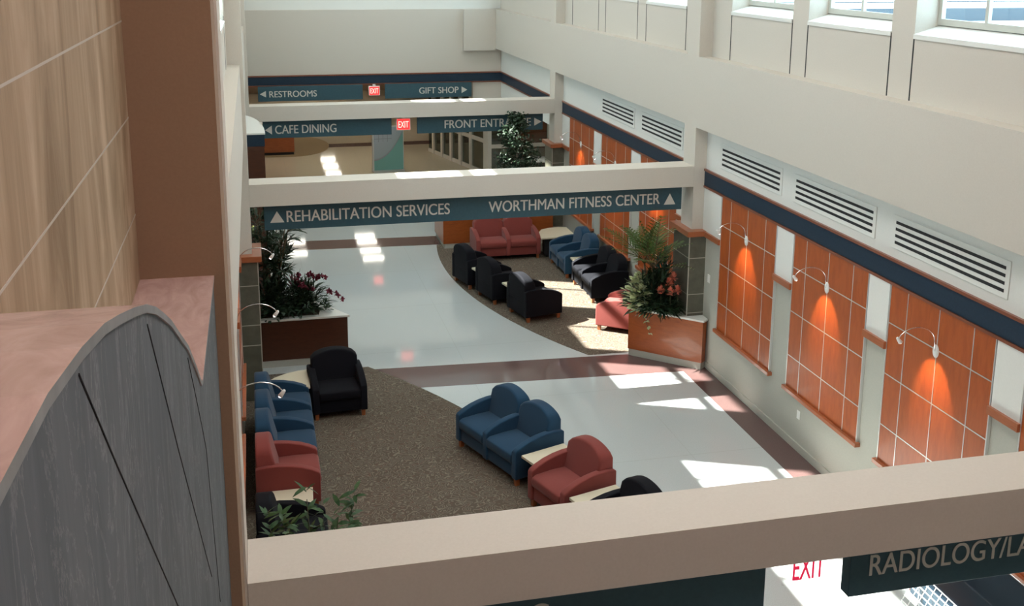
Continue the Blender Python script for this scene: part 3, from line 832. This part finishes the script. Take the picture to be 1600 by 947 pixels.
def bush(name, label, loc, rad, h, n, L, W, m, dr=.6, flat=.5, cat='plant'):
    LIM[:] = [XL+.03-loc[0], (6.775 if 15.9 < loc[1] < 17 and loc[0] > 5 else XR-.03)-loc[0], -1e9, 1e9]
    b = bmesh.new(); sb = bmesh.new()
    for i in range(max(6, n//30)):
        d = rdir(.5, 1.5); tube(sb, [(0, 0, 0), Vector((d.x*rad*.5, d.y*rad*.5, h*.5)), Vector((d.x*rad*.8, d.y*rad*.8, h*rnd(.6, .9)))], [.008, .005, .002], 4)
    for i in range(n):
        t = rnd(0, 1)**.6; d = rdir(0, PI/2); p = Vector((d.x*rad*t, d.y*rad*t, d.z*h*t*.95+.02))
        leaf(b, p, Vector((d.x, d.y, d.z*.7+rnd(-.2, .3))) + rdir(-.5, .8)*.5, L*rnd(.6, 1.2), W*rnd(.7, 1.2), dr, rnd(-.6, .6))
    return plant(name, label, cat, loc, (b, m), (sb, M['stem']))
def palm(name, label, loc, trunks, nf, L, cone, m, ll=.22, lw=.022, th=.9, n=14):
    LIM[:] = [XL+.03-loc[0], (6.775 if 15.9 < loc[1] < 17 and loc[0] > 5 else XR-.03)-loc[0], -1e9, 1e9]
    b = bmesh.new(); sb = bmesh.new()
    for k in range(trunks):
        a = 2*PI*k/trunks+rnd(0, .5); bx_, by_ = .06*math.cos(a), .06*math.sin(a); hh = th*rnd(.75, 1.1)
        top = Vector((bx_*2.5, by_*2.5, hh)); tube(sb, [(bx_, by_, 0), Vector((bx_*1.6, by_*1.6, hh*.5)), top], [.02, .017, .014], 7)
        for i in range(nf):
            az = 2*PI*i/nf + rnd(-.3, .3); el = rnd(cone[0], cone[1])
            frond(b, sb, top, (math.cos(az)*math.cos(el), math.sin(az)*math.cos(el), math.sin(el)), L*rnd(.8, 1.1), n, lw, ll)
    return plant(name, label, 'plant', loc, (b, m), (sb, M['cane']))
# right planter
ZR = .872
palm('potted_palm', 'feathery palm rising from the right corner planter', (6.34, 16.45, ZR), 3, 8, .92, (.65, 1.4), M['leaf_palm'], .26, .028, .72)
bush('leafy_shrub', 'dark spiky shrub at the foot of the palm in the corner planter', (6.36, 16.38, ZR), .44, .62, 700, .26, .034, M['leaf_dark'], .5)
bush('leafy_shrub', 'bluish green foliage leaning on the slate pier in the corner planter', (6.56, 16.5, ZR), .2, 1.0, 300, .2, .04, M['leaf_teal'], .5)
bush('fern', 'low dark fern hanging over the white top of the corner planter', (6.46, 16.2, ZR), .36, .24, 420, .22, .026, M['leaf_dark'], 1.0)
bush('variegated_plant', 'cream and green leaved plant at the left end of the corner planter', (6.12, 16.48, ZR), .22, .58, 210, .13, .10, M['leaf_pale'], .8)
def bromeliad(loc, hh, label):
    LIM[:] = [-1e9, 1e9, -1e9, 1e9]
    b = bmesh.new(); sb = bmesh.new(); hb = bmesh.new()
    for i in range(14): leaf(b, (0, 0, .02), rdir(.4, 1.1), rnd(.2, .3), .03, .8)
    tube(sb, [(0, 0, 0), (.01, 0, hh*.5), (.0, .01, hh)], .008, 5)
    for i in range(54):
        z = hh-.02+.05*i/54; leaf(hb, (0, 0, z), rdir(-.5+1.5*i/54, .2+1.3*i/54), rnd(.075, .095), .04, -.5, 0)
    root = plant('bromeliad', label, 'flower', loc, (b, M['leaf_mid']), (sb, M['stem']), 'coral bromeliads in the corner planter')
    o = obj('flower_head', hb, M['bract'], root, recalc=False); tag(o, 'coral pink flower head')
for (x, y, hh), l in zip([(6.37, 16.10, .40), (6.52, 16.05, .37), (6.64, 16.04, .40), (6.55, 16.16, .50), (6.64, 16.22, .58)],
                     ['coral bromeliad flower, leftmost of the cluster in the corner planter', 'coral bromeliad flower at the front middle of the corner planter', 'coral bromeliad flower, rightmost of the cluster in the corner planter', 'coral bromeliad flower in the upper middle of the corner planter cluster', 'coral bromeliad flower, topmost of the cluster in the corner planter']):
    bromeliad((x, y, ZR), hh, l)
b = bmesh.new(); sb = bmesh.new()
vp = [Vector((6.28, 16.36, .875)), Vector((6.22, 16.33, .885)), Vector((6.19, 16.30, .80)), Vector((6.20, 16.28, .70)), Vector((6.22, 16.26, .60)), Vector((6.25, 16.23, .50))]
for i, p in enumerate(vp):
    for k in range(3): leaf(b, p-vp[0], rdir(-.6, .4, PI, 1.75*PI), .07, .05, .9, rnd(-.5, .5))
tube(sb, [p-vp[0] for p in vp], .004, 4)
plant('trailing_vine', 'pale trailing vine hanging over the front of the corner planter', 'plant', vp[0], (b, M['leaf_pale']), (sb, M['stem']))

# left planter
ZL_ = .842
def bamboo(loc, label, n, h, spread):
    LIM[:] = [XL+.03-loc[0], (6.775 if 15.9 < loc[1] < 17 and loc[0] > 5 else XR-.03)-loc[0], -1e9, 1e9]
    b = bmesh.new(); sb = bmesh.new()
    for k in range(n):
        a = 2*PI*k/n+rnd(-.3, .3); r0 = rnd(.03, .16); hh = h*rnd(.7, 1.05); sp = rnd(.3, 1.)*spread
        if math.cos(a) < 0: sp *= .45
        P = [Vector((r0*math.cos(a), r0*math.sin(a), 0)), Vector(((r0+sp*.15)*math.cos(a), (r0+sp*.15)*math.sin(a), hh*.5)), Vector(((r0+sp*.6)*math.cos(a), (r0+sp*.6)*math.sin(a), hh))]
        tube(sb, P, [.014, .011, .006], 6)
        for j in range(17):
            t = .36+.64*j/16; p = P[0].lerp(P[1], t*2) if t < .5 else P[1].lerp(P[2], t*2-1)
            d = rdir(.0, .7); q = p + d*rnd(.12, .26)
            if q.x < LIM[0]: continue
            tube(sb, [p, q], .003, 4, cap=False)
            for s in range(8): leaf(b, p.lerp(q, rnd(.4, 1)), d + rdir(-.7, .5)*.8, rnd(.14, .24), .034, .5, rnd(-.5, .5))
    return plant('bamboo_palm', label, 'plant', loc, (b, M['leaf_dark']), (sb, M['cane']))
bamboo((.12, 17.85, ZL_), 'tall bamboo palm with many canes in the left planter', 9, 1.75, .75)
bush('leafy_shrub', 'dark leafy mound at the foot of the bamboo palm in the left planter', (.12, 17.62, ZL_), .46, .55, 620, .17, .055, M['leaf_dark'], .7)
bush('fern', 'dark fern at the right end of the left planter', (.60, 17.70, ZL_), .42, .42, 700, .22, .03, M['leaf_dark'], .9)
bush('variegated_plant', 'small white edged plant at the right corner of the left planter', (.98, 17.62, ZL_), .14, .16, 26, .10, .06, M['leaf_mid'], .8)
b = bmesh.new(); sb = bmesh.new()
for i in range(22): leaf(b, (0, 0, .28), rdir(.5, 1.45), rnd(.28, .42), .04, .35)
tube(sb, [(0, 0, 0), (0, 0, .3)], .012, 6)
plant('cordyline', 'red leaved cordyline between bamboo palm and orchids', 'plant', (.50, 17.9, ZL_), (b, M['leaf_red']), (sb, M['cane']))
def orchid(loc, tip, label, nfl):
    loc = Vector(loc); tip = Vector(tip)-loc
    sb = bmesh.new(); mid = Vector((tip.x*.35, tip.y*.35, max(tip.z, .3)*1.08)); pts = []
    for i in range(13):
        t = i/12; pts.append(mid*2*t*(1-t) + tip*t*t + Vector((0, 0, .35*t*(1-t))))
    tube(sb, pts, [.006-.003*i/12 for i in range(13)], 5)
    root = thing('orchid', label, 'orchid', loc, 0, 'purple orchids in the left planter')
    obj('stem', sb, M['stem'], root, recalc=False)
    lb = bmesh.new()
    for i in range(4): leaf(lb, (0, 0, .01), rdir(.15, .6), .2, .06, .4)
    obj('leaves', lb, M['leaf_dark'], root, recalc=False)
    for k in range(nfl):
        p = pts[12-k] if k < 8 else pts[5]
        fb = bmesh.new(); ax = Vector((rnd(-.5, .5), -1, rnd(-.3, .3))).normalized(); s = ax.orthogonal().normalized()
        for j in range(5):
            d = Matrix.Rotation(2*PI*j/5+rnd(-.1, .1), 3, ax) @ s
            leaf(fb, (0, 0, 0), d+ax*.25, rnd(.05, .065), .046, .2, PI/2 if abs(d.z) > .8 else rnd(-.9, .9))
        o = obj('flower', fb, M['orchid'], root, recalc=False); o.location = p + Vector((rnd(-.03, .03), -.015, -.02+rnd(-.02, .02)))
for base, tip, l, nf in (((.70, 17.75, ZL_), (1.27, 17.7, 1.02), 'purple orchid spray drooping lowest, towards the walkway', 5),
                         ((.66, 17.7, ZL_), (.96, 17.7, 1.40), 'purple orchid spray reaching farthest right at the top', 6),
                         ((.6, 17.75, ZL_), (.80, 17.7, 1.43), 'purple orchid spray at the top middle of the left planter', 5),
                         ((.55, 17.65, ZL_), (.77, 17.62, 1.22), 'purple orchid bloom low in the middle above the fern', 5),
                         ((.5, 17.75, ZL_), (.56, 17.68, 1.44), 'purple orchid spray nearest the bamboo palm, upper one', 4),
                         ((.5, 17.65, ZL_), (.60, 17.6, 1.30), 'purple orchid spray nearest the bamboo palm, lower one', 4)):
    orchid(base, tip, l, nf)
# far planter
b = bmesh.new(); sb = bmesh.new()
tube(sb, [(0, 0, 0), (.03, 0, .35), (-.02, .02, .8), (.02, 0, 1.3), (0, 0, 1.9)], [.04, .032, .028, .02, .008], 8)
for i in range(90):
    z = rnd(.35, 2.05); R0 = .52*math.sin(min(1, max(.15, (2.35-z)/1.7))*PI*.55); d = rdir(-.2, .8); p0 = Vector((0, 0, z-.15)); p1 = Vector((0, 0, z)) + Vector((d.x*R0, d.y*R0, d.z*.2))
    tube(sb, [p0, p1], [.007, .003], 4, cap=False)
    for k in range(32):
        p = p0.lerp(p1, rnd(.3, 1.05)) + Vector((rnd(-.1, .1), rnd(-.1, .1), rnd(-.1, .1)))
        if p.y > .28 and p.z > 1.8: continue
        leaf(b, p, rdir(-.9, .3), rnd(.075, .12), .045, .5, rnd(-1, 1))
plant('ficus_tree', 'bushy green ficus tree in the far planter', 'tree', (5.86, 24.12, 1.012), (b, M['leaf_dark']), (sb, M['bark']))
# lower left foreground plant
b = bmesh.new(); sb = bmesh.new()
for k in range(11):
    a = 2*PI*k/11; tip = Vector((.38*math.cos(a)*rnd(.5, 1.1), .38*math.sin(a)*rnd(.5, 1.1), rnd(1.52, 1.85))); tube(sb, [(.03*math.cos(a), .03*math.sin(a), .4), tip*.6+Vector((0, 0, .1)), tip], [.01, .008, .004], 5)
    for j in range(34):
        t = rnd(.72, 1.08); leaf(b, tip*t, rdir(-.3, .9), rnd(.10, .17), .045, .6, rnd(-.6, .6))
pp = plant('potted_plant', 'leafy green plant above the beam in the lower left corner', 'plant', (.34, 8.85, .006), (b, M['leaf_mid']), (sb, M['stem']))
b = bmesh.new(); lathe(b, [(.0, 0), (.16, 0), (.2, .1), (.22, .42), (.2, .43), (.19, .36), (0.001, .36)], seg=24); obj('pot', b, M['slate'], pp)


# ------------------------------------------------------------------ lobby furniture
root = thing('reception_desk', 'red wood reception desk far down the hall on the left', 'desk', (.3, 37.2, .0))
b = bmesh.new(); box(b, -.95, .88, -.35, .35, .1, 1.05); obj('body', b, M['planterwood'], root)
b = bmesh.new(); box(b, -.92, .86, -.32, .32, .0, .1); obj('plinth', b, M['tabledark'], root)
b = bmesh.new(); box(b, -1.0, .93, -.4, .4, 1.05, 1.09); bevel(b, .006, 1); obj('counter', b, M['stone_white'], root)
def display_mat():
    m = new_mat('display_print', (.5, .5, .55), .35); t = NT(m); tc = t.n('ShaderNodeTexCoord'); sp = t.n('ShaderNodeSeparateXYZ'); t.l(tc.outputs['Object'], sp.inputs[0])
    X, Z = sp.outputs[0], sp.outputs[2]
    cv = t.math('SUBTRACT', Z, t.math('ADD', .35, t.math('POWER', t.math('MAXIMUM', t.math('ADD', X, .5), 0.0), 2.2)))
    col = t.ramp(cv, [(.0, (.22, .48, .44)), (.02, (.36, .32, .38)), (.08, (.42, .50, .54)), (.6, (.50, .55, .62))])
    gx = t.math('LESS_THAN', t.math('ABSOLUTE', t.math('SUBTRACT', t.math('MODULO', t.math('ADD', X, 5.0), .14), .07)), .008)
    gz = t.math('LESS_THAN', t.math('ABSOLUTE', t.math('SUBTRACT', t.math('MODULO', Z, .14), .07)), .008)
    g = t.math('MULTIPLY', t.math('MAXIMUM', gx, gz), t.math('MULTIPLY', t.math('GREATER_THAN', Z, .95), t.math('LESS_THAN', X, .1)))
    t.base(t.mix(t.math('MULTIPLY', g, .5), col, (.15, .17, .22))); return m
root = thing('display_board', 'free standing information board with teal swoosh in the lobby', 'display', (3.95, 33.35, 0), .06)
b = bmesh.new(); box(b, -.46, .46, -.03, .03, .06, 1.42); obj('printed_panel', b, display_mat(), root)
b = bmesh.new(); box(b, -.5, -.46, -.05, .12, 0, 1.44); box(b, .46, .48, -.05, .05, 0, 1.44); box(b, -.46, .46, -.05, .05, 1.42, 1.44); obj('frame', b, M['alu'], root)
b = bmesh.new(); box(b, -.5, .48, -.18, .18, 0, .06); obj('base', b, M['alu'], root)
# storefront
def storefront(name, p0, p1, posts, label, z1=3.0, rail=1.05):
    p0, p1 = Vector((*p0, 0)), Vector((*p1, 0)); L = (p1-p0).length; a = math.atan2(p1.y-p0.y, p1.x-p0.x)
    root = thing(name, label, 'storefront', p0, a); tag(root, kind='structure')
    for t, wd in posts:
        b = bmesh.new(); box(b, t*L-wd/2, t*L+wd/2, -.06, .06, 0, z1); obj('post', b, M['cream'], root)
    b = bmesh.new(); box(b, 0, L, -.035, .035, rail-.06, rail+.06); obj('rail', b, M['cream'], root)
    b = bmesh.new(); box(b, 0, L, -.035, .035, 0, .12); obj('rail', b, M['cream'], root)
    b = bmesh.new(); box(b, 0, L, -.006, .006, .1, z1); obj('glass', b, M['storeglass'], root)
storefront('storefront', (6.85, 32.1), (5.75, 36.6), [(0, .34), (.25, .12), (.42, .2), (.58, .16), (.74, .14), (.9, .14)], 'glazed storefront with cream posts running back into the lobby')
storefront('storefront', (6.85, 32.1), (13.9, 32.4), [(.28, .1), (.6, .1), (.99, .1)], 'glazed storefront behind the ficus tree', rail=.9)
sbox('wall_shop_back', 8.4, 14, 36.5, 36.7, 0, 3.0, M['veneer'], 'wood wall inside the shop behind the glass', 'wall')
root = thing('cafe_table', 'round white pedestal table beside the front entrance', 'table', (8.15, 30.6, 0))
b = bmesh.new(); lathe(b, [(0, .71), (.38, .71), (.4, .73), (.38, .75), (.001, .75)], seg=28); obj('table_top', b, M['stone_white'], root)
b = bmesh.new(); lathe(b, [(.25, 0), (.25, .02), (.04, .05), (.035, .71)], seg=16); obj('pedestal', b, M['tabledark'], root)
# lobby ceiling lights
def strip_light(x, y, w_, d_):
    root = thing('ceiling_light', 'strip light in the lobby ceiling, seen only as a reflection in the floor', 'ceiling light', (x, y, 2.94), 0, 'strip lights in the lobby ceiling')
    b = bmesh.new(); box(b, -w_/2-.04, w_/2+.04, -d_/2-.04, d_/2+.04, 0, .06); obj('frame', b, M['whitemetal'], root)
    b = bmesh.new(); box(b, -w_/2, w_/2, -d_/2, d_/2, -.012, .004); obj('diffuser', b, M['tube'], root)
for x in (3.46,):
    for y in (33.8, 34.8, 35.9, 36.7): strip_light(x, y, .66, .3)
for y in (34.9, 36.3): strip_light(1.05, y, .7, .34)
for y in (46.0, 47.8, 49.6, 51.4): strip_light(3.2, y, .66, .55)
for x, y in ((1.0, 49), (-2.5, 38), (9.5, 28), (10, 34.3), (1, 41), (5, 41)): strip_light(x, y, .66, .8)
def fill_panel(x, y, sx, sy, m, label):  # unseen glowing panels added to brighten the atrium and the foreground
    root = thing('fill_light_panel', label, 'ceiling light', (x, y, ZROOF-.08), 0, 'fill light panels added over the atrium')
    b = bmesh.new(); box(b, -sx/2-.06, sx/2+.06, -sy/2-.06, sy/2+.06, 0, .08); obj('frame', b, M['whitemetal'], root)
    b = bmesh.new(); box(b, -sx/2, sx/2, -sy/2, sy/2, -.02, .0); obj('diffuser', b, m, root)
for y in (7.0, 10.3, 13.3, 19, 22, 28): fill_panel(3.4, y, 3.2, 1.6, M['fillcool'], 'unseen fill light panel added high above the atrium, out of the picture')
fill_panel(2.2, 1.9, 1.6, 1.6, M['fillwarm'], 'unseen warm fill light panel added above the viewer, out of the picture')

# ------------------------------------------------------------------ small wall fittings, lower right bench
root = thing('wall_outlet', 'white outlet plate low on the near right wall', 'outlet', (XR, 12.62, .46))
b = bmesh.new(); box(b, -.008, 0, -.04, .04, 0, .125); bevel(b, .003, 1); obj('plate', b, M['plastic'], root)
for z in (.035, .085):
    b = bmesh.new(); box(b, -.0105, -.006, -.017, .017, z-.014, z+.014); obj('socket', b, M['whitemetal'], root)
root = thing('light_switch', 'white light switch beside the slate pier', 'switch', (XR, 15.80, 1.46))
b = bmesh.new(); box(b, -.008, 0, -.045, .045, 0, .14); bevel(b, .003, 1); obj('plate', b, M['plastic'], root)
b = bmesh.new(); box(b, -.014, -.006, -.014, .014, .04, .1); obj('rocker', b, M['whitemetal'], root)

root = thing('bench', 'dark navy bench with chrome rails by the wall in the lower right corner', 'bench', (6.8, 8.0, 0))
b = bmesh.new(); prism(b, [(-.28, .36), (.1, .40), (.24, .80), (.27, .80), (.27, .1), (-.28, .1)], lambda u, v, t: (u, t, v), -1.05, 1.05); bevel(b, .015, 2, .5); obj('seat', b, M['vinyl'], root)
for yy in (-.9, .9):
    b = bmesh.new(); box(b, -.24, .24, yy-.03, yy+.03, 0, .1); obj('leg', b, M['chrome'], root)
b = bmesh.new(); tube(b, [(.26, -1.05, .81), (.26, 1.05, .81)], .012, 8); tube(b, [(.21, -1.05, .78), (.21, 1.05, .78)], .008, 8); obj('rail', b, M['chrome'], root)
root = thing('wire_rack', 'white wire magazine rack standing in the sun in the lower right corner', 'rack', (6.38, 8.05, 0))
b = bmesh.new()
for i in range(9): tube(b, [(-.12+.03*i, -.85, .05+.05*i), (-.12+.03*i, .85, .05+.05*i)], .006, 5)
for i in range(18): tube(b, [(-.12, -.85+.1*i, .02), (.12, -.85+.1*i, .45)], .005, 5)
obj('wire_grid', b, M['whitemetal'], root)
for yy in (-.8, .8):
    b = bmesh.new(); tube(b, [(.12, yy, .45), (.1, yy, 0)], .01, 6); tube(b, [(-.12, yy, .05), (-.12, yy, 0)], .01, 6); obj('leg', b, M['chrome'], root)
